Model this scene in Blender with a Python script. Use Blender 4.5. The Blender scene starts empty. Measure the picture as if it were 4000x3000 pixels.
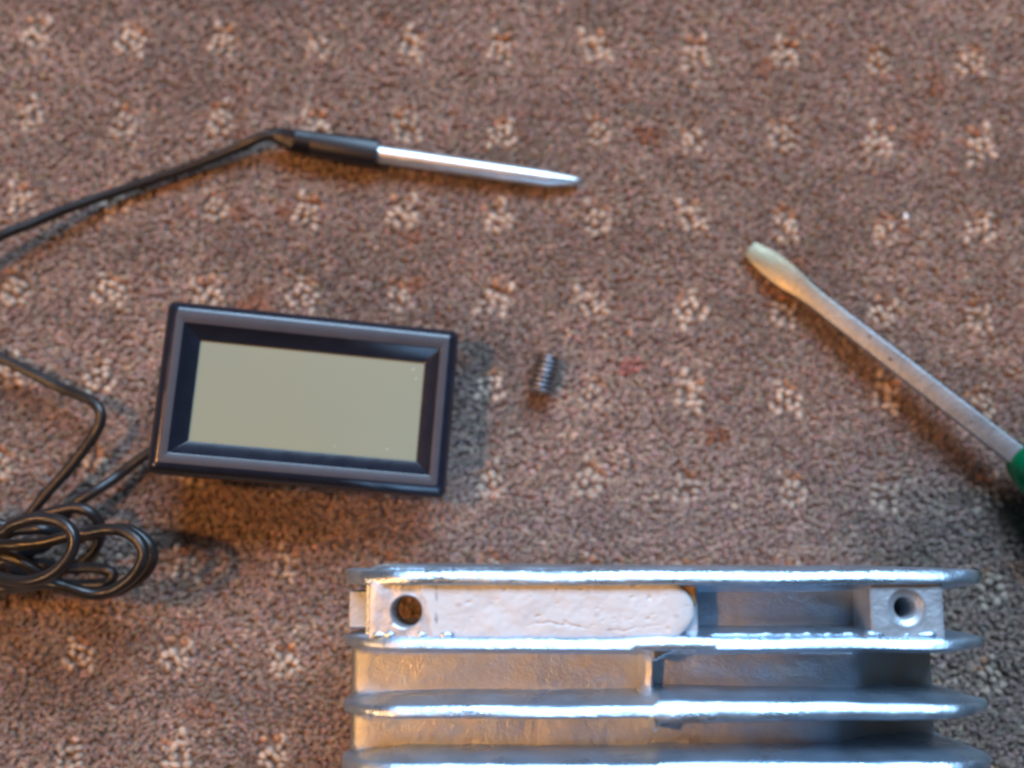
import bpy, bmesh, math, random
import numpy as np
from mathutils import Vector, Matrix, noise

scene = bpy.context.scene
COL = scene.collection
S = 0.001                      # everything below is written in millimetres

# ------------------------------------------------------------------ camera
TILT = math.radians(8.6); DIST = 200.0; FPX = 2500.0      # FPX: focal length in photo pixels (2212 wide)
cam_d = bpy.data.cameras.new('camera'); cam = bpy.data.objects.new('camera', cam_d); COL.objects.link(cam)
CAM = np.array([0, -DIST*math.sin(TILT), DIST*math.cos(TILT)])
cam.location = Vector(CAM)*S; cam.rotation_euler = (TILT, 0, 0)
cam_d.sensor_width = 36; cam_d.lens = 36*FPX/2212
cam_d.clip_start = 0.01; cam_d.clip_end = 50
cam_d.dof.use_dof = True; cam_d.dof.focus_distance = 0.168; cam_d.dof.aperture_fstop = 9
scene.camera = cam
FW = np.array([0, math.sin(TILT), -math.cos(TILT)]); UP = np.array([0, math.cos(TILT), math.sin(TILT)]); RT = np.array([1., 0, 0])
def P(px, py, z):
    """point of the place, z mm above the pile, seen at a pixel of the 2212 px wide photo"""
    d = FW*FPX + RT*(px-1106) - UP*(py-829.5)
    return Vector(CAM + d*(z-CAM[2])/d[2])

# ------------------------------------------------------------------ light
scene.view_settings.view_transform = 'Standard'; scene.view_settings.look = 'None'
scene.view_settings.gamma = 1; scene.view_settings.exposure = -0.36
scene.cycles.filter_width = 2.4
w = bpy.data.worlds.new('World'); scene.world = w; w.use_nodes = True
w.node_tree.nodes['Background'].inputs[0].default_value = (0.58, 0.55, 0.55, 1)
w.node_tree.nodes['Background'].inputs[1].default_value = 0.035
def area(name, loc, target, sx, sy, power, color):
    d = bpy.data.lights.new(name, 'AREA'); d.shape = 'RECTANGLE'; d.size = sx; d.size_y = sy
    d.energy = power; d.color = color
    o = bpy.data.objects.new(name, d); COL.objects.link(o)
    o.location = loc; o.rotation_euler = (Vector(target)-Vector(loc)).to_track_quat('-Z', 'Y').to_euler()
    return o
area('window_light', (0.30, 1.12, 1.18), (0, 0, 0), 0.95, 0.8, 60, (0.48, 0.71, 1.0))
area('lamp_light', (-0.36, 0.02, 0.66), (0, 0, 0), 0.045, 0.045, 4.1, (1.0, 0.44, 0.13))
area('warm_fill', (-0.92, -0.42, 0.74), (0, 0, 0), 0.30, 0.25, 6.5, (1.0, 0.55, 0.26))  # added fill, no known lamp: soft shade to the block's northeast

# ------------------------------------------------------------------ materials
def mat(name, color, rough=0.5, metal=0.0, vary=0.0, vscale=300, bump=0.0, bscale=1500, bump2=0.0, b2scale=200,
        color2=None, rvary=0.0, spec=0.5, coat=0.0, attr=None, sheen=0.0, bdist=0.0002):
    m = bpy.data.materials.new(name); m.use_nodes = True
    nt = m.node_tree; N = nt.nodes; L = nt.links; b = N['Principled BSDF']
    b.inputs['Base Color'].default_value = (*color, 1); b.inputs['Roughness'].default_value = rough
    b.inputs['Metallic'].default_value = metal; b.inputs['Specular IOR Level'].default_value = spec
    b.inputs['Coat Weight'].default_value = coat; b.inputs['Sheen Weight'].default_value = sheen
    tc = N.new('ShaderNodeNewGeometry')
    def nz(scale, detail=4):
        n = N.new('ShaderNodeTexNoise'); n.inputs['Scale'].default_value = scale; n.inputs['Detail'].default_value = detail
        L.new(tc.outputs['Position'], n.inputs['Vector']); return n
    csrc = None
    if attr:
        a = N.new('ShaderNodeAttribute'); a.attribute_name = attr; csrc = a.outputs['Color']
    if vary or color2:
        n = nz(vscale); r = N.new('ShaderNodeMapRange'); r.inputs['From Min'].default_value = 0.3; r.inputs['From Max'].default_value = 0.7
        L.new(n.outputs['Fac'], r.inputs['Value'])
        mx = N.new('ShaderNodeMix'); mx.data_type = 'RGBA'
        c2 = color2 if color2 else tuple(max(0, c*(1-vary)) for c in color)
        if csrc:
            mx.blend_type = 'MULTIPLY'; mx.inputs['Factor'].default_value = 1
            cr = N.new('ShaderNodeMapRange'); cr.inputs['From Min'].default_value = .3; cr.inputs['From Max'].default_value = .7
            cr.inputs['To Min'].default_value = 1-vary; cr.inputs['To Max'].default_value = 1+vary
            L.new(n.outputs['Fac'], cr.inputs['Value'])
            L.new(csrc, mx.inputs['A']); L.new(cr.outputs[0], mx.inputs['B'])
        else:
            L.new(r.outputs[0], mx.inputs['Factor'])
            mx.inputs['A'].default_value = (*color, 1); mx.inputs['B'].default_value = (*c2, 1)
        csrc = mx.outputs['Result']
    if csrc: L.new(csrc, b.inputs['Base Color'])
    if rvary:
        n = nz(vscale*0.7, 5); r = N.new('ShaderNodeMapRange'); r.inputs['From Min'].default_value = .3; r.inputs['From Max'].default_value = .7
        r.inputs['To Min'].default_value = rough-rvary; r.inputs['To Max'].default_value = rough+rvary
        L.new(n.outputs['Fac'], r.inputs['Value']); L.new(r.outputs[0], b.inputs['Roughness'])
    prev = None
    for s_, sc in ((bump2, b2scale), (bump, bscale)):
        if s_:
            n = nz(sc, 5); bp = N.new('ShaderNodeBump'); bp.inputs['Strength'].default_value = s_; bp.inputs['Distance'].default_value = bdist
            L.new(n.outputs['Fac'], bp.inputs['Height'])
            if prev: L.new(prev, bp.inputs['Normal'])
            prev = bp.outputs['Normal']
    if prev: L.new(prev, b.inputs['Normal'])
    return m

M_backing = mat('carpet_backing', (0.22, 0.15, 0.115), 0.95, vary=0.4, vscale=900)
M_pile = mat('pile_yarn', (0.3, 0.22, 0.2), 0.85, attr='tint', vary=0.22, vscale=2600, bump=0.6, bscale=3500, spec=0.25, sheen=0.25)
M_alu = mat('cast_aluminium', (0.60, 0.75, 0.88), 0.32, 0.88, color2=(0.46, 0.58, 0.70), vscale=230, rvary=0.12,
            bump=0.3, bscale=2200, bump2=0.5, b2scale=350, bdist=0.0003)  # blue in the base colour stands in for window light on the fins
M_boss = mat('milled_aluminium', (0.62, 0.67, 0.72), 0.45, 0.55, color2=(0.46, 0.50, 0.55), vscale=260, rvary=0.08, bump=0.4, bscale=2200, bump2=0.5, b2scale=600)
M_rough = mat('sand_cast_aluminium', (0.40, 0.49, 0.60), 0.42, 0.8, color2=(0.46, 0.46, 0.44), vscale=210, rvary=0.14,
              bump=0.35, bscale=4500, bump2=0.35, b2scale=700, bdist=0.0003)  # base tinted blue to offset the warm lamp light on the floors
M_resin = mat('brown_resin', (0.32, 0.17, 0.05), 0.3, color2=(0.55, 0.38, 0.18), vscale=500, bump=0.4, bscale=900)
M_black = mat('black_plastic', (0.009, 0.009, 0.012), 0.36, vary=0.2, vscale=400, bump=0.12, bscale=4000)
M_face = mat('satin_black_plastic', (0.046, 0.043, 0.053), 0.47, vary=0.2, vscale=500, rvary=0.04, bump=0.10, bscale=5000)
M_gloss = mat('moulded_black_plastic', (0.014, 0.017, 0.028), 0.22, vary=0.2, vscale=500, rvary=0.04, bump=0.06, bscale=3000)
M_cable = mat('black_cable_sheath', (0.020, 0.020, 0.021), 0.34, vary=0.3, vscale=300, bump=0.2, bscale=900, rvary=0.05)
M_lcd = mat('grey_green_display', (0.285, 0.29, 0.19), 0.30, color2=(0.235, 0.27, 0.205), vscale=28, bump=0.05, bscale=6000, spec=0.6)
M_steel = mat('brushed_steel', (0.80, 0.81, 0.80), 0.42, 1.0, vary=0.1, vscale=400, bump=0.08, bscale=2500, rvary=0.04)
M_shaft = mat('worn_plated_steel', (0.42, 0.46, 0.49), 0.42, 0.9, color2=(0.34, 0.36, 0.37), vscale=230, bump=0.3, bscale=1600, bump2=0.2, b2scale=300, rvary=0.08)
M_tip = mat('bare_blade_steel', (0.27, 0.25, 0.17), 0.42, 0.9, color2=(0.19, 0.17, 0.12), vscale=420, bump=0.5, bscale=1500, rvary=0.08)
M_screw = mat('dark_steel', (0.54, 0.54, 0.56), 0.36, 1.0, color2=(0.3, 0.29, 0.3), vscale=700, bump=0.3, bscale=3000)
M_pit = mat('rust_stain', (0.16, 0.11, 0.08), 0.7, vary=0.3, vscale=900)
M_crumb = mat('white_lint', (0.75, 0.73, 0.70), 0.8)
M_hole = mat('dark_bore', (0.16, 0.15, 0.14), 0.5, 1.0, bump=0.4, bscale=2000)  # darker metal for the bottom of the bore

def green_plastic():
    m = mat('green_clear_plastic', (0.0, 0.33, 0.13), 0.14, vary=0.2, vscale=200, coat=0.3)
    b = m.node_tree.nodes['Principled BSDF']
    b.inputs['Transmission Weight'].default_value = 0.6; b.inputs['IOR'].default_value = 1.47
    return m
M_green = green_plastic()

def putty_mat():
    m = mat('white_epoxy_putty', (0.60, 0.66, 0.70), 0.6, color2=(0.55, 0.58, 0.60), vscale=140, bump=0.25, bscale=1400, bump2=0.35, b2scale=240)
    nt = m.node_tree; N = nt.nodes; L = nt.links; b = N['Principled BSDF']
    old = b.inputs['Base Color'].links[0].from_socket
    g = N.new('ShaderNodeNewGeometry')
    mp = N.new('ShaderNodeMapping'); mp.inputs['Scale'].default_value = (1.0, 1.7, 1.0); mp.inputs['Rotation'].default_value = (0, 0, 0.7)
    L.new(g.outputs['Position'], mp.inputs['Vector'])
    v = N.new('ShaderNodeTexVoronoi'); v.inputs['Scale'].default_value = 330; v.inputs['Randomness'].default_value = 1
    L.new(mp.outputs[0], v.inputs['Vector'])
    lt = N.new('ShaderNodeMapRange'); lt.inputs['From Min'].default_value = 0.10; lt.inputs['From Max'].default_value = 0.22
    lt.inputs['To Min'].default_value = 1; lt.inputs['To Max'].default_value = 0
    L.new(v.outputs['Distance'], lt.inputs['Value'])
    n = N.new('ShaderNodeTexNoise'); n.inputs['Scale'].default_value = 190; L.new(g.outputs['Position'], n.inputs['Vector'])
    th = N.new('ShaderNodeMapRange'); th.inputs['From Min'].default_value = 0.42; th.inputs['From Max'].default_value = 0.52
    L.new(n.outputs['Fac'], th.inputs['Value'])
    mu = N.new('ShaderNodeMath'); mu.operation = 'MULTIPLY'; L.new(lt.outputs[0], mu.inputs[0]); L.new(th.outputs[0], mu.inputs[1])
    mu2 = N.new('ShaderNodeMath'); mu2.operation = 'MULTIPLY'; mu2.inputs[1].default_value = 0.5; L.new(mu.outputs[0], mu2.inputs[0])
    mx = N.new('ShaderNodeMix'); mx.data_type = 'RGBA'; L.new(mu2.outputs[0], mx.inputs['Factor'])
    L.new(old, mx.inputs['A']); mx.inputs['B'].default_value = (0.30, 0.28, 0.28, 1)
    L.new(mx.outputs['Result'], b.inputs['Base Color'])
    return m
M_putty = putty_mat()

# ------------------------------------------------------------------ helpers
def thing(name, label, cat, loc, group=None):
    o = bpy.data.objects.new(name, None); COL.objects.link(o); o.empty_display_size = 0.005
    o.location = Vector(loc)*S; o['label'] = label; o['category'] = cat; o['base'] = tuple(loc)
    if group: o['group'] = group
    return o
ORIGIN = {}
def link(name, me, m, parent=None, root=(0, 0, 0)):
    o = bpy.data.objects.new(name, me); COL.objects.link(o)
    if m: me.materials.append(m)
    if parent: o.parent = parent
    return o
def part(name, verts, faces, m, parent, root, smooth=True, bevel=0, segs=2, auto=None):
    """verts in world mm; root = world mm position of the top-level thing"""
    r = Vector(root)
    me = bpy.data.meshes.new(name)
    me.from_pydata([tuple((Vector(v)-r)*S) for v in verts], [], faces)
    bm = bmesh.new(); bm.from_mesh(me); bmesh.ops.recalc_face_normals(bm, faces=bm.faces); bm.to_mesh(me); bm.free()
    if smooth: me.polygons.foreach_set('use_smooth', [True]*len(me.polygons))
    if smooth and auto: me.set_sharp_from_angle(angle=math.radians(auto))
    o = link(name, me, m, parent)
    if bevel:
        b = o.modifiers.new('edge', 'BEVEL'); b.width = bevel*S; b.segments = segs; b.limit_method = 'ANGLE'; b.angle_limit = math.radians(35)
        me.set_sharp_from_angle(angle=math.radians(180))
        wn = o.modifiers.new('wn', 'WEIGHTED_NORMAL'); wn.keep_sharp = True
    return o
def ring_strip(rings, close_start=False, close_end=False, cyclic=True):
    n = len(rings[0]); v = [p for r in rings for p in r]; f = []
    for i in range(len(rings)-1):
        for j in range(n if cyclic else n-1):
            k = (j+1) % n
            f.append((i*n+j, i*n+k, (i+1)*n+k, (i+1)*n+j))
    if close_start: f.append(tuple(range(n-1, -1, -1)))
    if close_end: f.append(tuple((len(rings)-1)*n+j for j in range(n)))
    return v, f
def frames(pts):
    pts = [Vector(p) for p in pts]; T = []
    for i in range(len(pts)):
        a = pts[max(0, i-1)]; b = pts[min(len(pts)-1, i+1)]; T.append((b-a).normalized())
    u = T[0].orthogonal().normalized(); out = []
    for i, t in enumerate(T):
        u = (u - t*u.dot(t)).normalized(); out.append((pts[i], t, u, t.cross(u)))
    return out
def tube(pts, rad, n=12):
    rings = []
    for i, (p, t, u, v) in enumerate(frames(pts)):
        r = rad[i] if hasattr(rad, '__len__') else rad
        rings.append([p + (u*math.cos(a)+v*math.sin(a))*r for a in [2*math.pi*k/n for k in range(n)]])
    return ring_strip(rings, True, True)
def catmull(pts, step=0.9):
    pts = [Vector(p) for p in pts]; out = []
    q = [pts[0]*2-pts[1]] + pts + [pts[-1]*2-pts[-2]]
    for i in range(1, len(q)-2):
        p0, p1, p2, p3 = q[i-1:i+3]; n = max(2, int((p2-p1).length/step))
        for k in range(n):
            t = k/n
            out.append(0.5*((2*p1)+(p2-p0)*t+(2*p0-5*p1+4*p2-p3)*t*t+(3*p1-p0-3*p2+p3)*t**3))
    out.append(pts[-1]); return out

# ------------------------------------------------------------------ carpet
rng = np.random.default_rng(7); random.seed(5)
HX, HY = 112.0, 86.0
ft = bmesh.new(); bmesh.ops.create_grid(ft, x_segments=40, y_segments=40, size=1)
for v in ft.verts: v.co = Vector((v.co.x*420, v.co.y*420, -0.95))*S
me = bpy.data.meshes.new('carpet'); ft.to_mesh(me); ft.free()
carpet = link('carpet', me, M_backing); carpet['kind'] = 'structure'; carpet['label'] = 'brown speckled cut pile carpet under all the parts'

# fleck lattice (rows and columns of cream loops), turned a little clockwise
o0 = P(1072, 645, 0); rowtop = P(1095, 118, 0); rowlow = P(1040, 1052, 0)
dy = (rowtop.y-rowlow.y)/5.0; dx = (P(1910, 655, 0).x-P(1072, 645, 0).x)/4.0
ca, sa = math.cos(-0.030), math.sin(-0.030)
flecks = []
for i in range(-10, 11):
    for j in range(-8, 9):
        x = i*dx + random.uniform(-.5, .5); y = j*dy + random.uniform(-.6, .6)
        X = o0.x + x*ca - y*sa; Y = o0.y + x*sa + y*ca
        if abs(X) < HX-4 and abs(Y) < HY-4: flecks.append((X, Y))
def blob_template(sides=6, levels=((0, .8), (.6, 1.0), (.9, .72))):
    v = []; f = []
    for (t, r) in levels:
        for k in range(sides):
            a = 2*math.pi*k/sides + t*1.3
            v.append((math.cos(a)*r, math.sin(a)*r, t))
    v.append((0, 0, 1.0)); L = len(levels)
    for i in range(L-1):
        for k in range(sides):
            f.append((i*sides+k, i*sides+(k+1) % sides, (i+1)*sides+(k+1) % sides, (i+1)*sides+k))
    q = f; tri = [((L-1)*sides+k, (L-1)*sides+(k+1) % sides, L*sides) for k in range(sides)]
    return np.array(v), q, tri
def tuft_mesh(name, base, height, lean, rad, ell, ang, tint, sides=4):
    tv, tq, tt = blob_template(sides)
    n = len(base); nv = len(tv)
    x = tv[None, :, 0]*rad[:, None]*ell[:, None]; y = tv[None, :, 1]*rad[:, None]/ell[:, None]**.5; t = np.broadcast_to(tv[None, :, 2], x.shape)
    c = np.cos(ang)[:, None]; s = np.sin(ang)[:, None]
    X = x*c-y*s + lean[:, 0, None]*t**1.7 + base[:, 0, None]
    Y = x*s+y*c + lean[:, 1, None]*t**1.7 + base[:, 1, None]
    Z = base[:, 2, None] + t*height[:, None]
    co = np.stack([X, Y, Z], -1)
    co += rng.normal(0, .045, co.shape)
    co = (co*S).reshape(-1, 3).astype(np.float32)
    off = (np.arange(n)*nv)[:, None, None]
    Q = (np.array(tq)[None]+off).reshape(-1); TT = (np.array(tt)[None]+off).reshape(-1)
    nq, ntr = n*len(tq), n*len(tt)
    me = bpy.data.meshes.new(name); me.vertices.add(n*nv); me.vertices.foreach_set('co', co.reshape(-1))
    me.loops.add(len(Q)+len(TT)); me.loops.foreach_set('vertex_index', np.concatenate([Q, TT]).astype(np.int32))
    me.polygons.add(nq+ntr)
    st = np.concatenate([np.arange(nq)*4, nq*4+np.arange(ntr)*3]).astype(np.int32)
    me.polygons.foreach_set('loop_start', st)
    me.polygons.foreach_set('use_smooth', np.ones(nq+ntr, bool))
    me.update(calc_edges=True); me.validate()
    at = me.attributes.new('tint', 'FLOAT_COLOR', 'POINT')
    cc = np.ones((n, nv, 4), np.float32); cc[:, :, :3] = tint[:, None, :]
    at.data.foreach_set('color', cc.reshape(-1))
    me.materials.append(M_pile)
    return me
sp = 0.86
gx = np.arange(-HX+1, HX-1, sp); gy = np.arange(-HY+1, HY-1, sp*.87)
XX, YY = np.meshgrid(gx, gy); XX = XX + (np.arange(len(gy)) % 2)[:, None]*sp*.5
XX = XX.ravel()+rng.normal(0, .2, XX.size); YY = YY.ravel()+rng.normal(0, .2, YY.size)
fl = np.array(flecks); keep = np.ones(XX.size, bool)
for fx, fy in flecks:
    d = ((XX-fx)/2.3)**2+((YY-fy)/2.9)**2
    keep &= ~((d < 1) & (rng.random(XX.size) < .8))
XX, YY = XX[keep], YY[keep]; n = XX.size
def lf(scale, seed):        # smooth patches
    g = rng.normal(0, 1, (80, 80)); u = (XX+HX)/scale % 78; v = (YY+HY)/scale % 78
    i = u.astype(int); j = v.astype(int); a = u-i; b = v-j; a = a*a*(3-2*a); b = b*b*(3-2*b)
    return g[i, j]*(1-a)*(1-b)+g[i+1, j]*a*(1-b)+g[i, j+1]*(1-a)*b+g[i+1, j+1]*a*b
patch = lf(7, 1)*.5+lf(18, 2)*.5; rust = lf(4.5, 3)+lf(11, 4)*.6
dirn = lf(9, 5)*1.2 + lf(3, 6)*1.2
base = np.stack([XX, YY, np.full(n, -1.5)], -1)
h = 1.45+rng.normal(0, .085, n)+patch*.07
la = dirn+rng.normal(0, 1.0, n); lm = rng.uniform(.2, 1.0, n)
lean = np.stack([np.cos(la)*lm, np.sin(la)*lm], -1)
rad = rng.uniform(.40, .60, n); ell = rng.uniform(1.0, 1.9, n)
tint = np.array([[.294, .206, .162]])*np.ones((n, 1))
tint = tint*(1+rng.normal(0, .13, (n, 1))+patch[:, None]*.12)
tint *= 1+rng.normal(0, .05, (n, 3))
g1 = rng.normal(0, 1, (30, 200)); u_ = (XX+HX)/26+np.sin(YY*.3)*.3+.5; v_ = (YY+HY+.03*XX)/1.35
i_ = u_.astype(int); j_ = v_.astype(int) % 198; a_ = u_-i_; b_ = v_-v_.astype(int); a_ = a_*a_*(3-2*a_)
streak = g1[i_, j_]*(1-a_)*(1-b_)+g1[i_+1, j_]*a_*(1-b_)+g1[i_, j_+1]*(1-a_)*b_+g1[i_+1, j_+1]*a_*b_
tint *= (1+.07*streak)[:, None]; rust = rust+.35*streak
rr = np.clip((rust-1.75)*1.1+rng.normal(0, .18, n), 0, 1)[:, None]
tint = tint*(1-rr*.8)+np.array([[.30, .13, .07]])*rr*.8
lt = (rng.random(n) < .06)[:, None]; tint = np.where(lt, tint*1.45, tint)
for (px, py, rad_, c) in ((1358, 790, 1.9, (.38, .15, .12)), (1548, 940, 2.0, (.30, .12, .06)), (1400, 290, 2.2, (.30, .13, .07))):
    q = P(px, py, 0); d = np.hypot((XX-q.x)/1.5, YY-q.y) < rad_*.75
    tint[d] = np.array(c)*(1+rng.normal(0, .15, (d.sum(), 1)))
tint = np.clip(tint, .03, .8)
pile = link('carpet_pile', tuft_mesh('carpet_pile', base, h, lean, rad, ell, rng.normal(.25, .7, n), tint), None, carpet); pile['kind'] = 'stuff'
nf = 68000; pk = rng.integers(0, n, nf); la = rng.normal(.2, .9, nf)+math.pi*rng.integers(0, 2, nf); lm = rng.uniform(.7, 1.8, nf)
fb = np.stack([XX[pk]+rng.normal(0, .3, nf), YY[pk]+rng.normal(0, .3, nf), rng.uniform(-.36, 0.0, nf)], -1)
fuzz = link('carpet_fuzz', tuft_mesh('carpet_fuzz', fb, rng.uniform(.02, .28, nf), np.stack([np.cos(la)*lm, np.sin(la)*lm], -1), rng.uniform(.08, .15, nf), np.ones(nf), la*0, np.clip(tint[pk]*rng.uniform(.8, 1.25, (nf, 1)), .03, .8), sides=3), None, carpet); fuzz['kind'] = 'stuff'
fv = []
for k in range(7):
    pts = []; 
    for _ in range(400):
        x, y = random.uniform(-2.3, 2.3), random.uniform(-3.0, 3.0)
        if all((x-a)**2+(y-b)**2 > 1.25 for a, b in pts): pts.append((x, y))
        if len(pts) == 13: break
    m_ = len(pts); pts = np.array(pts)
    b_ = np.stack([pts[:, 0], pts[:, 1], np.full(m_, -1.6)], -1)
    t_ = np.array([[.50, .38, .285]])*(.82+.05*k)*(1+rng.normal(0, .12, (m_, 1)))
    up = (pts[:, 1] > 1.2) & (pts[:, 0] > -1); t_[up] = np.array([[.42, .21, .11]])*(1+rng.normal(0, .15, (up.sum(), 1)))
    la = rng.uniform(0, 6.28, m_)
    fv.append(tuft_mesh('fleck', b_, np.where(up, 1.45, 1.8)+rng.normal(0, .15, m_), np.stack([np.cos(la), np.sin(la)], -1)*.4,
                        rng.uniform(.60, .82, m_), rng.uniform(1, 1.6, m_), rng.uniform(0, 3.14, m_), t_, sides=8))
for (x, y) in flecks:
    o = bpy.data.objects.new('fleck', random.choice(fv)); COL.objects.link(o); o.parent = carpet
    o.location = (x*S, y*S, 0); o.rotation_euler.z = random.uniform(-.35, .35); s_ = random.uniform(.9, 1.1); o.scale = (s_*random.choice((-1, 1)), s_, 1)

# coarser pile on the carpet around the close-up
gx = np.arange(-190, 190, 1.75); gy = np.arange(-160, 160, 1.55); X2, Y2 = np.meshgrid(gx, gy); X2 = X2.ravel()+rng.normal(0, .35, X2.size); Y2 = Y2.ravel()+rng.normal(0, .35, Y2.size)
k2 = (np.abs(X2) > HX-.6) | (np.abs(Y2) > HY-.6); X2, Y2 = X2[k2], Y2[k2]; n2 = X2.size; la = rng.uniform(0, 6.28, n2)
outer = link('carpet_pile', tuft_mesh('carpet_pile_outer', np.stack([X2, Y2, np.full(n2, -1.5)], -1), 1.45+rng.normal(0, .12, n2), np.stack([np.cos(la), np.sin(la)], -1)*.7, rng.uniform(.85, 1.15, n2), rng.uniform(1, 1.5, n2), rng.normal(.25, .7, n2),
             np.array([[.294, .206, .162]])*(1+rng.normal(0, .17, (n2, 1)))), None, carpet); outer['kind'] = 'stuff'

# ------------------------------------------------------------------ panel meter
def rot3(a, b, c):
    return Matrix.Rotation(c, 3, 'Z') @ Matrix.Rotation(b, 3, 'Y') @ Matrix.Rotation(a, 3, 'X')
MR = rot3(math.radians(-1.9), math.radians(8.5), math.radians(-4.45)); MO = Vector((-32.6, -4.4, 15.0))
root = (MO.x, MO.y, 0)
meter = thing('panel_meter', 'black framed digital panel meter with blank grey green display, lying face up on the carpet', 'meter', root)
def ML(x, y, z): return MO + MR @ Vector((x, y, z))
def rrect(x0, x1, y0, y1, r, z, seg=5):
    out = []
    for cx, cy, a0 in ((x1-r, y1-r, 0), (x0+r, y1-r, 90), (x0+r, y0+r, 180), (x1-r, y0+r, 270)):
        for k in range(seg+1):
            a = math.radians(a0+90*k/seg); out.append(ML(cx+r*math.cos(a), cy+r*math.sin(a), z))
    return out
def rr_off(d, z, r): return rrect(-21.9-d, 21.9+d, -12.45-d, 12.15+d, r, z)
rings = [rr_off(0.9, -3.6, 1.0), rr_off(1.55, -3.6, 1.2), rr_off(1.62, -3.0, 1.3), rr_off(1.55, -1.7, 1.2), rr_off(1.3, -1.0, 1.1), rr_off(.85, -.45, .9), rr_off(.45, -.16, .8), rr_off(.05, -.03, .6), rr_off(-.15, 0, .5),
         rrect(-20.5, 20.55, -10.85, 10.15, .12, 0), rrect(-20.3, 20.35, -10.65, 9.98, .12, -.1), rrect(-20.1, 20.15, -10.5, 9.8, .1, -.3),
         rrect(-17.75, 18.2, -8.55, 7.75, .1, -1.3), rrect(-17.7, 18.15, -8.5, 7.7, .1, -3.0)]
v, f = ring_strip(rings)
bz = part('bezel', v, f, M_gloss, meter, root, auto=32)
bz.data.materials.append(M_face); nr = len(rings[0])
for p_ in bz.data.polygons:
    if p_.index // nr == 8: p_.material_index = 1
# display glass in the window
v, f = ring_strip([rrect(-18.6, 19.0, -9.4, 8.6, .2, -3.0), rrect(-18.6, 19.0, -9.4, 8.6, .2, -1.5)], True, True)
part('display', v, f, M_lcd, meter, root, auto=30)
# case behind the bezel, reaching down into the pile
v, f = ring_strip([rrect(-21.3, 21.3, -11.6, 11.6, .8, -12.0), rrect(-21.6, 21.6, -11.9, 11.9, .8, -11.4), rrect(-21.6, 21.6, -11.9, 11.9, .8, -3.5)], True, True)
part('case', v, f, M_black, meter, root, auto=30)
for (x, y, l, a) in ((16.4, 6.5, .9, .5), (17.0, 5.0, .7, .5), (13.4, -7.0, .55, .5), (5.0, -7.3, .3, .2)):
    d = Vector((math.cos(a), math.sin(a), 0)); e = Vector((-d.y, d.x, 0)); c = Vector((x, y, -1.48))
    pts = [c-d*l/2, c+e*.07, c+d*l/2, c-e*.07]; top = [p+Vector((0, 0, .03)) for p in pts]
    v, f = ring_strip([[ML(*p) for p in pts], [ML(*p) for p in top]], True, True)
    part('dust_speck', v, f, M_crumb, meter, root)

# ------------------------------------------------------------------ temperature probe
g0 = P(595, 291, 3.0); g1 = P(818, 333, 2.4); r1 = P(1187, 387, 1.5); r2 = P(1253, 391, 1.3)
r1 = g1 + (r1-g1)
root = ((g0.x+r1.x)/2, (g0.y+r1.y)/2, 0)
probe = thing('temperature_probe', 'slim bright metal temperature probe with black ribbed grip, above the meter', 'probe', root)
ax = (g1-g0).normalized(); L = (g1-g0).length
side = ax.cross(Vector((0, 0, 1))).normalized(); upv = side.cross(ax)
def grip_ring(s, ry0, ry1, rz, n=24, c=0.0):
    out = []
    for k in range(n):
        a = 2*math.pi*k/n; cs, sn = math.cos(a), math.sin(a)
        yy = 1.1*(ry1 if cs > 0 else ry0)*math.copysign(abs(cs)**.75, cs); zz = rz*math.copysign(abs(sn)**.75, sn)
        out.append(g0 + ax*s + side*(yy+c) + upv*zz)
    return out
rings = []
for s, a, b, c in ((0, .95, .95, .95), (.12, 1.1, 1.2, 1.15), (.8, 1.13, 1.42, 1.2), (1.7, 1.16, 1.75, 1.4), (2.6, 1.2, 2.08, 1.6), (3.4, 1.25, 2.3, 1.8)):
    rings.append(grip_ring(s, a, b, c))
s = 3.6
for k in range(4):            # strain relief ribs
    rings += [grip_ring(s, 1.2+.06*s, 2.3, 1.85), grip_ring(s+.08, 1.2+.06*s, 1.7, 1.75), grip_ring(s+.42, 1.2+.06*s, 1.7, 1.75), grip_ring(s+.5, 1.22+.06*s, 2.35, 1.9)]; s += .85
rings += [grip_ring(10.5, 1.85, 2.4, 2.0), grip_ring(L-.5, 2.25, 2.4, 2.15), grip_ring(L-.1, 2.1, 2.4, 2.1), grip_ring(L, 1.9, 2.2, 1.95)]
v, f = ring_strip(rings, True, True)
part('grip', v, f, M_black, probe, root, auto=40)
rd = (r1-g1).normalized()
pts = [g1-rd*2, g1+(r1-g1)*.3, g1+(r1-g1)*.7, r1-rd*.3, r1, r1+(r2-r1)*.35, r1+(r2-r1)*.8, r2-rd*.15, r2]
v, f = tube(pts, [1.55, 1.53, 1.5, 1.48, 1.44, 1.15, .72, .55, .42], 28)
part('metal_rod', v, f, M_steel, probe, root, auto=60)

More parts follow.
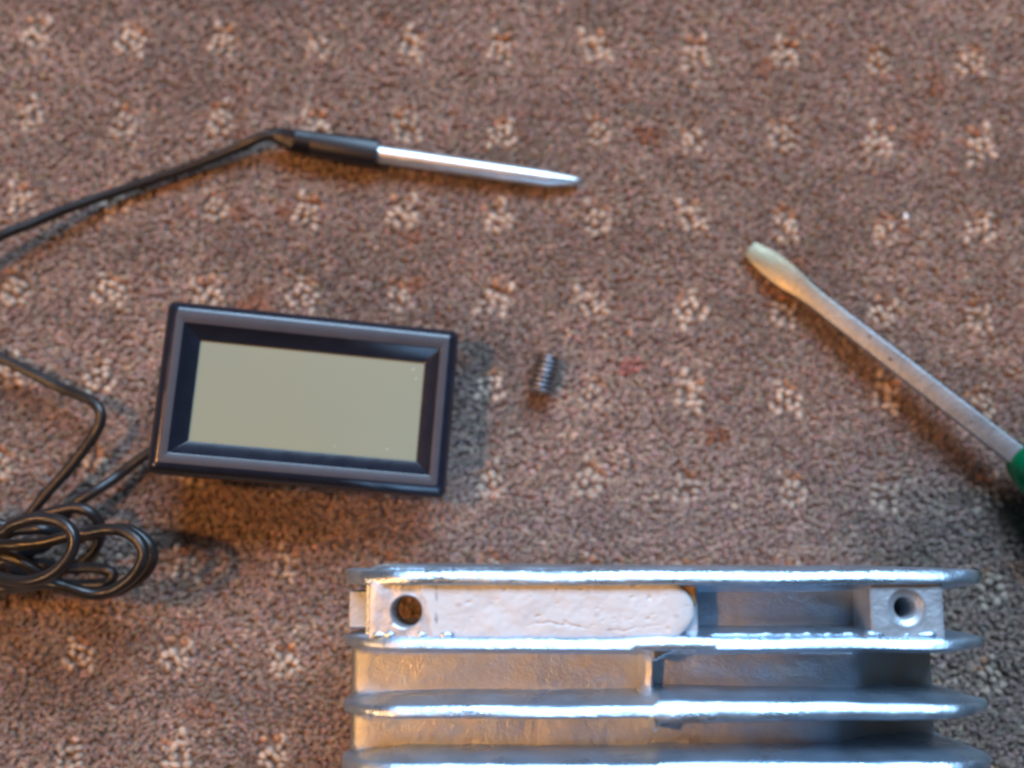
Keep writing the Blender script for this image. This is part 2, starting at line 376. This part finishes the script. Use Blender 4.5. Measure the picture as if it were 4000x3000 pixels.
# ------------------------------------------------------------------ cable
def C(zx, zy, z): return P(zx*0.4333, zy*0.4334+663.6, z)          # points read from an enlarged crop
def D(zx, zy, z): return P(zx*0.19998, zy*0.2+1023, z)              # and from a closer one
cr = 0.92
A = [g0+ax*1.0, P(575, 293, 3.0), P(555, 301, 2.9), P(520, 316, 2.4), P(480, 333, 2.1), P(390, 368, 1.8), P(270, 408, 2.2), P(150, 449, 3.6), P(60, 486, 5.0), P(0, 510, 6.0),
     P(-80, 552, 7), P(-170, 620, 7), P(-190, 690, 6), P(-120, 730, 4.5), P(-40, 752, 4.0),
     C(0, 250, 4.0), C(150, 325, 4.5), C(300, 400, 5), C(400, 440, 6), C(462, 472, 6.6), C(498, 512, 7), C(503, 560, 7), C(480, 620, 7), C(425, 700, 6.5), C(340, 810, 6), C(240, 920, 5.5), C(130, 1050, 5), C(30, 1130, 4),
     P(-50, 1190, 4), P(-120, 1240, 5), P(-90, 1290, 6),
     # bundle, bottom strands first
     D(0, 960, 6), D(150, 1040, 5.5), D(300, 1110, 4.5), D(500, 1180, 4), D(760, 1200, 4), D(960, 1195, 4.5), D(1150, 1180, 5), D(1230, 1100, 5), D(1150, 1040, 5), D(950, 1015, 4.5), D(780, 1030, 4), D(600, 1000, 3), D(420, 965, 2.5), D(200, 940, 2.5),
     P(-10, 1200, 2.5), P(-110, 1190, 3), P(-150, 1140, 5), P(-80, 1110, 6),
     D(0, 660, 7.5), D(150, 620, 8), D(330, 600, 8.5), D(480, 600, 8.5), D(620, 640, 7.5), D(800, 700, 5.5), D(1000, 650, 6), D(1200, 600, 8), D(1400, 610, 8.5), D(1540, 690, 8.5), D(1630, 800, 8.5), D(1650, 920, 8.2), D(1600, 1040, 7.5), D(1480, 1150, 7), D(1280, 1260, 6.5),
     D(1040, 1310, 7), D(850, 1270, 7.5), D(640, 1180, 8), D(450, 1080, 9), D(280, 980, 9.5), D(100, 900, 9.5), D(-60, 870, 9),
     P(-70, 1190, 8), P(-140, 1150, 8), P(-110, 1090, 7.5), P(-40, 1110, 7),
     D(30, 560, 7), D(200, 520, 6.5), D(420, 460, 6), D(640, 400, 6), D(820, 370, 6), D(960, 410, 6), D(1060, 510, 5.5), D(1085, 640, 4.5), D(1050, 780, 4), D(950, 900, 3.5), D(760, 1010, 3), D(500, 1100, 3), D(200, 1060, 3), D(0, 1010, 4),
     P(-70, 1250, 6), P(-120, 1220, 8), P(-80, 1180, 9),
     D(0, 770, 10.5), D(200, 770, 11), D(420, 755, 11), D(620, 710, 11), D(760, 670, 11), D(900, 650, 10.8), D(1080, 610, 11.2), D(1230, 600, 11.5), D(1380, 640, 11.8), D(1490, 720, 12), D(1550, 840, 12), D(1530, 960, 12), D(1460, 1080, 11.5), D(1340, 1190, 11), D(1180, 1275, 10.5), D(1000, 1300, 10.5), D(800, 1250, 10.8), D(600, 1190, 11), D(400, 1200, 10), D(150, 1240, 8), D(-50, 1230, 7.5),
     P(-90, 1275, 8), P(-150, 1230, 10), P(-110, 1160, 12),
     D(0, 640, 13), D(120, 560, 13.5), D(300, 500, 14), D(480, 485, 14), D(640, 510, 14.2), D(750, 590, 14.4), D(800, 700, 14.5), D(780, 830, 14.5), D(700, 960, 14.3), D(590, 1060, 14), D(450, 1130, 13.6), D(280, 1165, 13), D(100, 1150, 12), D(-60, 1110, 11),
     P(-80, 1230, 8), P(-130, 1200, 5), P(-90, 1170, 3.4),
     D(60, 900, 3), D(300, 850, 3.2), D(500, 780, 3.4), D(640, 600, 3.6), D(740, 400, 4.0), D(850, 300, 4.2), D(1060, 170, 4.0), D(1280, 20, 3.6), C(720, 740, 3.2), P(345, 968, 3.0), P(380, 950, 3.2)]
CAMV = Vector(CAM)
for i_ in range(31, len(A)-4):                     # the tangle springs up off the carpet
    p = A[i_]; z_ = p.z; zn = 2.2+(z_-2.2)*1.75
    A[i_] = p+(CAMV-p)*((zn-z_)/(CAMV.z-z_))
path = catmull(A, 0.7)
v, f = tube(path, cr, 12)
croot = P(150, 1200, 0)
cable = thing('cable', 'thin black cable joining probe and meter, looped into a loose tangle at the left edge', 'cable', croot)
part('sheath', v, f, M_cable, cable, croot)

# ------------------------------------------------------------------ set screw
a = P(1186, 770, 2.1); b = P(1165, 849, 1.9)
ax2 = (b-a).normalized(); ln = (b-a).length; u = ax2.orthogonal().normalized(); w2 = ax2.cross(u)
root = ((a.x+b.x)/2, (a.y+b.y)/2, 0)
screw = thing('set_screw', 'tiny threaded headless steel screw lying beside the meter', 'screw', root)
n = 28; pitch = .86; rings = []; m_ = 90
for i in range(m_+1):
    s = ln*i/m_; fade = min(1, s/.4, (ln-s)/.4); ring = []
    for k in range(n):
        th = 2*math.pi*k/n; ph = ((s/pitch - k/n) % 1); tri = 1-abs(2*ph-1)
        r = (1.50+.85*min(1, tri*1.25))*(.82+.18*fade) if fade < 1 else 1.50+.85*min(1, tri*1.25)
        ring.append(a+ax2*s+(u*math.cos(th)+w2*math.sin(th))*r)
    rings.append(ring)
def hexring(s, r): 
    out = []
    for k in range(n):
        th = 2*math.pi*k/n; t6 = (th % (math.pi/3))-math.pi/6; q = r*math.cos(math.pi/6)/math.cos(t6) if r > .5 else r
        out.append(a+ax2*s+(u*math.cos(th)+w2*math.sin(th))*q)
    return out
rings = rings + [hexring(ln, .95), hexring(ln-1.4, .9)]
v, f = ring_strip(rings, True, True)
part('thread', v, f, M_screw, screw, root, auto=50)

# ------------------------------------------------------------------ screwdriver
t0 = P(1618, 537, .9); t1 = P(2196, 985, 6.2)
def blend_shaft():                        # plating worn off toward the blade end: yellowish bare steel there
    nt = M_shaft.node_tree; N = nt.nodes; L = nt.links; b = N['Principled BSDF']
    old = b.inputs['Base Color'].links[0].from_socket
    g = N.new('ShaderNodeNewGeometry'); d = N.new('ShaderNodeVectorMath'); d.operation = 'DISTANCE'
    L.new(g.outputs['Position'], d.inputs[0]); d.inputs[1].default_value = t0*S
    mr = N.new('ShaderNodeMapRange'); mr.inputs['From Min'].default_value = .006; mr.inputs['From Max'].default_value = .024
    L.new(d.outputs['Value'], mr.inputs['Value'])
    mx = N.new('ShaderNodeMix'); mx.data_type = 'RGBA'; L.new(mr.outputs[0], mx.inputs['Factor'])
    mx.inputs['A'].default_value = (.30, .275, .185, 1); L.new(old, mx.inputs['B']); L.new(mx.outputs['Result'], b.inputs['Base Color'])
blend_shaft()
ax3 = (t1-t0).normalized(); LS = (t1-t0).length
sd = ax3.cross(Vector((0, 0, 1))).normalized(); un = sd.cross(ax3)      # sd: toward lower left, un: up
if sd.y > 0: sd, un = -sd, un
root = tuple(((t0+t1)/2).to_2d())+(0,)
drv = thing('screwdriver', 'flat blade screwdriver with worn square shaft and green handle at the right edge', 'screwdriver', root)
roll = math.radians(-13)
def sq_ring(s, hw, hh, r_=.35, rl=roll, n=4):
    out = []; c, q = math.cos(rl), math.sin(rl); r_ = min(r_, hh*.8, hw*.8)
    for cx, cy, a0 in ((hw-r_, hh-r_, 0), (-hw+r_, hh-r_, 90), (-hw+r_, -hh+r_, 180), (hw-r_, -hh+r_, 270)):
        for k in range(n+1):
            t = math.radians(a0+90*k/n); x = cx+r_*math.cos(t); y = cy+r_*math.sin(t)
            out.append(t0+ax3*s+sd*(x*c-y*q)+un*(x*q+y*c))
    return out
prof = [(0, 1.40, .36), (.12, 1.44, .40), (2.0, 1.85, .55), (4.5, 2.2, .8), (7.0, 2.25, 1.1), (9.5, 2.0, 1.35), (12.0, 1.66, 1.52), (14.5, 1.58, 1.58)]
SPL = 5
rb = [sq_ring(s, hw, hh, .10, roll*min(1, .25+s/14)) for s, hw, hh in prof[:6]]
rb2 = [sq_ring(s, hw, hh, .10+.04*(s-9.5), roll*min(1, .25+s/14)) for s, hw, hh in prof[5:7]]
v, f = ring_strip(rb, True, True); part('blade_tip', v, f, M_shaft, drv, root, auto=40)
rs = rb2 + [sq_ring(14.5+ (LS+12-14.5)*k/8, 1.58+.16*k/8, 1.58+.16*k/8, .3, roll) for k in range(9)]
v, f = ring_strip(rs, True, True); part('shaft', v, f, M_shaft, drv, root, auto=40)
for (s, off, rr_) in ((25.5, -.55, .36), (30.5, .35, .42), (47.0, .2, .25)):   # rust pits on the wide face
    pts = []; c, q = math.cos(roll), math.sin(roll); hw = 1.58+.16*(s-14.5)/(LS-2.5)
    for k in range(10):
        t = 2*math.pi*k/10; rr2 = rr_*(.75+.35*random.random()); x = off+rr2*.8*math.cos(t)
        pts.append((s+rr2*1.3*math.sin(t), x))
    rr3 = [[t0+ax3*a_+sd*(x*c-(hw+hz)*q)+un*(x*q+(hw+hz)*c) for a_, x in pts] for hz in (-.1, .015)]
    v, f = ring_strip(rr3, True, True); part('rust_pit', v, f, M_pit, drv, root)
n = 48; rings = []
hp = [(-.6, 1.9), (-.2, 2.5), (.6, 3.0), (2.5, 3.6), (5, 4.3), (8, 4.9), (12, 5.2), (20, 5.4), (40, 5.7), (62, 6.0), (72, 5.4), (76, 4.0), (77, 1.0)]
for s, r in hp:
    fl_ = 0 if s < 0 or s > 70 else min(1, s/6)*.10
    rings.append([t1+ax3*s+(sd*math.cos(q)+un*math.sin(q))*r*(1+fl_*math.cos(6*q)) for q in [2*math.pi*k/n for k in range(n)]])
v, f = ring_strip(rings, True, True)
part('handle', v, f, M_green, drv, root, auto=50)

# ------------------------------------------------------------------ finned cylinder casting
H = 42.0
XL = P(745, 1390, 33).x; XR = P(2115, 1390, 33).x
YF = [P(1400, 1247, H).y, P(1400, 1391, H).y, P(1400, 1537, H).y, P(1400, 1668, H).y]
gap = YF[2]-YF[3]; YF += [YF[3]-8.4, YF[3]-16.8]
XJ = P(1414, 1450, H).x
root = ((XL+XR)/2, -60.0, 0)
eng = thing('cylinder_block', 'cast aluminium finned engine cylinder with white putty repair, on the carpet', 'engine part', root)
def nn(x, y, z, sc): return noise.noise(Vector((x, y, z))*sc)
def outline(inset, step=1.3, R=9.0, zb=2.0):
    x0, x1, z0, z1 = XL+inset, XR-inset, zb+inset, H-inset; r = max(.5, R-inset); pts = []
    N = 22
    def seg(a, b, n): return [(a[0]+(b[0]-a[0])*k/n, a[1]+(b[1]-a[1])*k/n) for k in range(n)]
    def arc(cx, cz, a0, n=10, rx=1.0): return [(cx+r*math.cos(math.radians(a0-90*k/n)), cz+r*math.sin(math.radians(a0-90*k/n))) for k in range(n)]
    pts += seg((x0+r, z1), (x1-r, z1), 90); pts += arc(x1-r, z1-r, 90)
    pts += seg((x1, z1-r), (x1, z0+r), N); pts += arc(x1-r, z0+r, 0)
    pts += seg((x1-r, z0), (x0+r, z0), 60); pts += arc(x0+r, z0+r, -90)
    pts += seg((x0, z0+r), (x0, z1-r), N); pts += arc(x0+r, z1-r, 180)
    return pts
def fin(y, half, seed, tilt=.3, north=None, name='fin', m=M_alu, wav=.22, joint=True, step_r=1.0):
    """half(x) -> half thickness at the tip"""
    o0_ = outline(0); prof = [(11.8, 1.6, -1), (4, .8, -1), (.9, .10, -1), (.18, 0, -1), (.04, -.1, -1), (0, -.75, 0), (.04, -.1, 1), (.18, 0, 1), (.9, .10, 1), (4, .8, 1), (11.8, 1.6, 1)]
    rings = []
    for inset, add, sg in prof:
        ol = outline(inset) ; ring = []
        for i, (x, z) in enumerate(ol):
            hx = half(o0_[i][0])+add*(.9)
            if sg == 0: hx = 0
            if inset == .04: hx = half(o0_[i][0])*.80
            if inset == .18: hx = half(o0_[i][0])*.95
            if north is not None and sg == 1 and inset > 1: hx = half(o0_[i][0])+north*(inset/11.8)
            yy = y + sg*hx + wav*nn(x*.06+seed, seed*3.1, z*.05, 1)+.07*nn(x*.5, seed*7.7+sg*2, z*.5, 1)
            zz = z + .10*nn(x*.25, seed*5.1, 0, 1)*(1 if z > 20 else 0)
            if z > H-1.5: zz -= tilt*max(0, sg*hx+half(o0_[i][0]))*(1 if inset < 1 else .5)*(1.1+.8*nn(x*.08, seed, 4, 1))
            ring.append(Vector((x, yy, zz)))
        rings.append(ring)
    v, f = ring_strip(rings, True, True)
    return part(name, v, f, m, eng, root, auto=55)
fin(YF[0], lambda x: .95, 1.3, north=.25)
fin(YF[1], lambda x: .72+(.2*math.exp(-((x-XJ)/9)**2) if x > XJ-.5 else .2*math.exp(-((x-XJ)/3)**2)), 2.7)
def h3(x): return .68 if x < XJ else 1.35-.013*(x-XJ)
fin(YF[2], h3, 4.1)
fin(YF[3], lambda x: .95 if x < XJ else 1.2, 5.9)
fin(YF[4], lambda x: .8, 7.1); fin(YF[5], lambda x: .8, 8.3)
# gasket flange standing just north of the first fin
def plate(name, x0, x1, y0, y1, z0, z1, m, bevel=.4, jag=0):
    v = [(x, y, z) for z in (z0, z1) for (x, y) in ((x0, y0), (x1, y0), (x1, y1), (x0, y1))]
    f = [(0, 1, 2, 3), (4, 5, 6, 7), (0, 1, 5, 4), (1, 2, 6, 5), (2, 3, 7, 6), (3, 0, 4, 7)]
    return part(name, v, f, m, eng, root, bevel=bevel, segs=3)
rings = []
for k in range(61):
    t = k/60; x = XL+3.2+(XR-XL-9)*t; q = min(1, t/.03)**.5; d = (.75-.45*t**.8)*q; zt = H-1.7-2.6*t-2.0*(1-q)
    d += .08*nn(x, 4, 4, .4)
    rings.append([Vector((x, YF[0]+.2, 3)), Vector((x, YF[0]+.2, zt+.5)), Vector((x, YF[0]+.9+d*.3, zt)), Vector((x, YF[0]+.9+d*.8, zt-.35)), Vector((x, YF[0]+.95+d, zt-1.1)), Vector((x, YF[0]+1.0+d, 3))])
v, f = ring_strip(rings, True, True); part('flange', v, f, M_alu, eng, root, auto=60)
# cylinder wall between the fins: profile in x-z run along y, with waviness
FZ = 33.0
xw0 = P(757, 1460, FZ).x; xw1 = P(1858, 1460, FZ).x; xw2 = P(2003, 1460, 16).x
def wall(name, y0, y1, prof, m, ny=14, fil=1.0, seed=0, taper=None):
    rings = []
    for j in range(ny+1):
        t = j/ny; y = y0+(y1-y0)*t; e = min(t, 1-t)*abs(y1-y0); lift = fil*max(0, 1-e/1.3)**2
        ring = []
        for i, (x, z) in enumerate(prof):
            up_ = lift+.22*nn(x*.12, y*.25, seed, 1) if z > 8 else 0
            ring.append(Vector((x, y, z+up_)))
        rings.append(ring)
    v, f = ring_strip(rings, True, True); return part(name, v, f, m, eng, root, auto=50)
def body_prof(xa, xb, zt, xs=None):
    p = [(xa, 4), (xa, zt-1.2), (xa+.4, zt-.4), (xa+1.2, zt)]
    k = 46
    for i in range(1, k): p.append((xa+1.2+(xb-xa-1.2)*i/k, zt))
    if xs:
        p += [(xb, zt-.15), (xb+1.0, zt-1.2), (xb+(xs-xb)*.3, zt-5), (xb+(xs-xb)*.65, zt-9.5), (xs-.6, zt-13.5), (xs, zt-15.5), (xs, 4)]
    else: p += [(xb, zt-.4), (xb+.4, zt-1.2), (xb+.4, 4)]
    return p
bl = P(1010, 1320, 30).x
for i in range(1, 5):
    ya, yb = YF[i]-.6, YF[i+1]+.6
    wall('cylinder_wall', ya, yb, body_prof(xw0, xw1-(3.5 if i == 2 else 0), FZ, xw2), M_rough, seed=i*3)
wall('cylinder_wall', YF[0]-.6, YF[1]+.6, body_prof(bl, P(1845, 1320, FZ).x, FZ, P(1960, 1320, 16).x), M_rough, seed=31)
# parting rib in the gaps
for i, ht in ((1, 36.5), (2, 33.0), (3, 34)):
    ya, yb = YF[i]-.6, YF[i+1]+.6; rings = []
    wd = 1.15 if i == 1 else .6
    for j in range(13):
        t = j/12; y = ya+(yb-ya)*t; e = abs(2*t-1); top = ht+(H-1.2-ht)*e**5; hw_ = wd*(.8+.8*e**3)
        xo = XJ-.2+.15*math.sin(t*5)
        rings.append([Vector((xo-hw_*1.5, y, 28)), Vector((xo-hw_*.9, y, top-1.2)), Vector((xo-hw_*.45, y, top-.2)), Vector((xo+hw_*.35, y, top)), Vector((xo+hw_*.8, y, top-1.0)), Vector((xo+hw_*1.3, y, 28))])
    v, f = ring_strip(rings, True, True); part('parting_rib', v, f, M_boss, eng, root, auto=50)
# gussets: small cast triangle beside the rib under fins two and three
for yy_, wl in ((YF[1]-1.0, 3.6), (YF[2]-1.5, 1.2)):
    v = [(XJ-.5, yy_+.9, H-.9), (XJ+wl*1.7, yy_+.9, H-.9), (XJ+wl*.5, yy_-.5, H-1.3), (XJ+.1, yy_-1.5, H-1.6), (XJ-.5, yy_+.9, 34), (XJ+wl*1.7, yy_+.9, 38), (XJ+wl*.5, yy_-.5, 36), (XJ+.1, yy_-1.5, 32)]
    f = [(0, 1, 2, 3), (4, 5, 6, 7), (0, 1, 5, 4), (1, 2, 6, 5), (2, 3, 7, 6), (3, 0, 4, 7)]
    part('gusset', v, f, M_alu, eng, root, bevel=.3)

def bored_block(name, x0, x1, y0, y1, z0, zt, cx, cy, inner, through, m, wavy=.12, k=12):
    """block with a bored hole; inner = [(radius, z), ...] from the top downward"""
    n = 4*k; outer = []
    for i in range(n):
        s_, t = divmod(i, k); t /= k
        a_, b_ = [((x0, y0), (x1, y0)), ((x1, y0), (x1, y1)), ((x1, y1), (x0, y1)), ((x0, y1), (x0, y0))][s_]
        outer.append((a_[0]+(b_[0]-a_[0])*t, a_[1]+(b_[1]-a_[1])*t))
    def circ(r):
        out = []
        for (x, y) in outer:
            q = math.atan2(y-cy, x-cx); out.append((cx+r*math.cos(q), cy+r*math.sin(q)))
        return out
    rings = [[Vector((x, y, z0)) for x, y in outer], [Vector((x, y, zt-.5)) for x, y in outer]]
    def mixr(t, dz): 
        c_ = circ(inner[0][0]); return [Vector((a_[0]+(b_[0]-a_[0])*t, a_[1]+(b_[1]-a_[1])*t, zt+dz+wavy*nn(a_[0]+(b_[0]-a_[0])*t, a_[1]+(b_[1]-a_[1])*t, 3, .6))) for a_, b_ in zip(outer, c_)]
    rings += [mixr(.04, -.1), mixr(.12, 0), mixr(.35, 0), mixr(.6, 0), mixr(.85, 0)]
    for r, z in inner: rings.append([Vector((x, y, z)) for x, y in circ(r)])
    if through: rings.append(rings[0]); v, f = ring_strip(rings)
    else: v, f = ring_strip(rings, True, True)
    return part(name, v, f, m, eng, root, auto=38)
TB = H-1.0
yA, yB = YF[1]+.5, YF[0]-.5
lx0 = P(797, 1320, TB).x; lx1 = P(948, 1320, TB).x; lc = P(878, 1321, TB)
bored_block('screw_boss', lx0, lx1, yA, yB, TB-11, TB, lc.x, lc.y, [(2.25, TB+.02), (2.12, TB-.1), (2.05, TB-.35), (2.05, TB-11)], True, M_boss)
# narrow machined ledge at the far left, lower down
l0 = P(752, 1325, 37).x; l1 = P(790, 1325, 37).x
plate('edge_ledge', l0, l1+.4, yA+1.2, yB-1.4, 31, 36.6, M_rough, .3)
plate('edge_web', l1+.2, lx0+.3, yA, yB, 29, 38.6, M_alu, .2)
rx0 = P(1880, 1325, TB).x; rx1 = P(2040, 1325, TB).x; rc = P(1958, 1313, TB)
bored_block('screw_boss', rx0, rx1, yA, yB, 6, TB, rc.x, rc.y, [(2.55, TB+.0), (2.45, TB-.25), (2.35, TB-.35), (1.75, TB-.5), (1.55, TB-.65), (1.4, TB-1.0), (1.4, TB-13)], False, M_boss)
v, f = tube([Vector((rc.x, rc.y, TB-12.9)), Vector((rc.x, rc.y, TB-12.4))], 1.38, 20)
part('bore_floor', v, f, M_hole, eng, root)
# shelf carrying the putty, and the putty itself
sx1 = P(1508, 1325, 39).x
plate('putty_shelf', lx1-.1, sx1, yA, yB, 26, 38.9, M_boss, .3)
plate('resin_residue', P(1415, 1300, 39).x, sx1-.25, (yA+yB)/2+.4, yB-.05, 38.0, 39.5, M_resin, .45)
px0 = lx1-.5; px1 = P(1503, 1325, TB).x; nx, ny = 180, 60
yc = (yA+yB)/2; hy = (yB-yA)/2+.1
grid = []; 
def putty_z(u, vv, x, y):
    crown = .62*(1-abs(vv)**6); crk = -.24*max(0, .35+nn(x, 2, 7, .3)*1.6)*math.exp(-((y-(yc-2.2+.5*math.sin(x*.35)+.35*nn(x, 0, 0, .7)))/.10)**2) if x > px0+11 and x < px1-5 else 0
    return TB-.75+crown+.16*nn(x, y, 0, .35)+.07*nn(x, y, 5, 1.2)+crk-.35*max(0, nn(x*1.0, y*1.7, 11, 1.5)-.5)*3
rowsP = []
for i in range(nx+1):
    t = i/nx; x = px0+(px1-px0)*t
    e = (px1-x)/(4.6); wfac = 1 if e >= 1 else math.sqrt(max(0, 1-(1-e)**2))
    row = []
    for j in range(ny+1):
        vv = -1+2*j/ny; y = yc-.15*(1-wfac)+vv*hy*max(wfac, .02); z = putty_z(t, vv, x, y)
        z -= .9*(1-min(1, wfac*1.05))**1.5
        left = max(0, 1-t*14); x_ = x-left*(2.4*(.5+.5*vv)+.6*nn(0, y, 8, .8)+.3)
        z = z*(1-left)+(TB+.10)*left
        if j in (0, ny): z = 38.6
        if i == 0: z = TB-.4
        row.append(Vector((x_, y, z)))
    rowsP.append(row)
v = [p for r in rowsP for p in r]; W = ny+1; f = []
for i in range(nx):
    for j in range(ny): f.append((i*W+j, i*W+j+1, (i+1)*W+j+1, (i+1)*W+j))
part('epoxy_putty', v, f, M_putty, eng, root, auto=70)
# weld-like bright flash beads along the second fin root
for (bx0, bx1, seed, amp) in ((lx0+.5, lx1+2, 1, .42), (rx0-1, rx1+.2, 2, .42), (sx1+1, rx0-1.5, 3, .22)):
    pts = []; rad_ = []
    k_ = int((bx1-bx0)/.35)
    for i in range(k_+1):
        x = bx0+(bx1-bx0)*i/k_; pts.append(Vector((x, YF[1]+1.05+.12*nn(x, seed, 0, 1.1), TB-.35+.1*nn(x, seed, 3, 1.3)))); rad_.append(amp*max(.12, .75+1.6*nn(x, seed, 9, .7)))
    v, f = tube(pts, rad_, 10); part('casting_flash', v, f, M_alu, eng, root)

# ------------------------------------------------------------------ the camera body that throws the shadow at lower right
cb = Vector((-25.0, -29.0, 214.0)); CR = Matrix.Rotation(TILT, 3, 'X')
pc = thing('compact_camera', 'black compact camera held over the carpet behind the viewpoint', 'camera', tuple(cb))
def bodyring(dx_, dy_, z, r=9):
    out = []
    for cx, cy, a0 in ((dx_-r, dy_-r, 0), (-dx_+r, dy_-r, 90), (-dx_+r, -dy_+r, 180), (dx_-r, -dy_+r, 270)):
        for k in range(7):
            t = math.radians(a0+15*k); out.append(cb+CR @ Vector((cx+r*math.cos(t), cy+r*math.sin(t), z)))
    return out
v, f = ring_strip([bodyring(49, 26, -8.5, 7), bodyring(51, 28, -6), bodyring(51, 28, 10), bodyring(49, 26, 13, 7)], True, True)
part('body', v, f, M_black, pc, tuple(cb), auto=40)
lc_ = Vector(CAM)-cb; rings = []
for r, z in ((20, -8), (20, -11.5), (17, -11.5), (15, -9)): rings.append([cb+CR @ Vector((22+r*math.cos(q), 4+r*math.sin(q), z)) for q in [2*math.pi*k/40 for k in range(40)]])
v, f = ring_strip(rings); part('lens_ring', v, f, M_black, pc, tuple(cb), auto=40)

# ------------------------------------------------------------------ lint crumbs
for k, (px, py, r, lab) in enumerate(((1957, 469, .55, 'white crumb on the bare carpet between the probe and the screwdriver'),)):
    c = P(px, py, .3); bm = bmesh.new(); bmesh.ops.create_icosphere(bm, subdivisions=2, radius=1)
    for vv in bm.verts:
        q = vv.co.copy(); vv.co = (Vector((q.x*r*.9, q.y*r*1.35, q.z*r*.7))*(1+.35*noise.noise(q*1.7+Vector((k*9, 0, 0)))))*S
    me = bpy.data.meshes.new('crumb'); bm.to_mesh(me); bm.free(); me.polygons.foreach_set('use_smooth', [True]*len(me.polygons))
    o = link('crumb', me, M_crumb); o.location = c*S; o['label'] = lab; o['category'] = 'crumb'
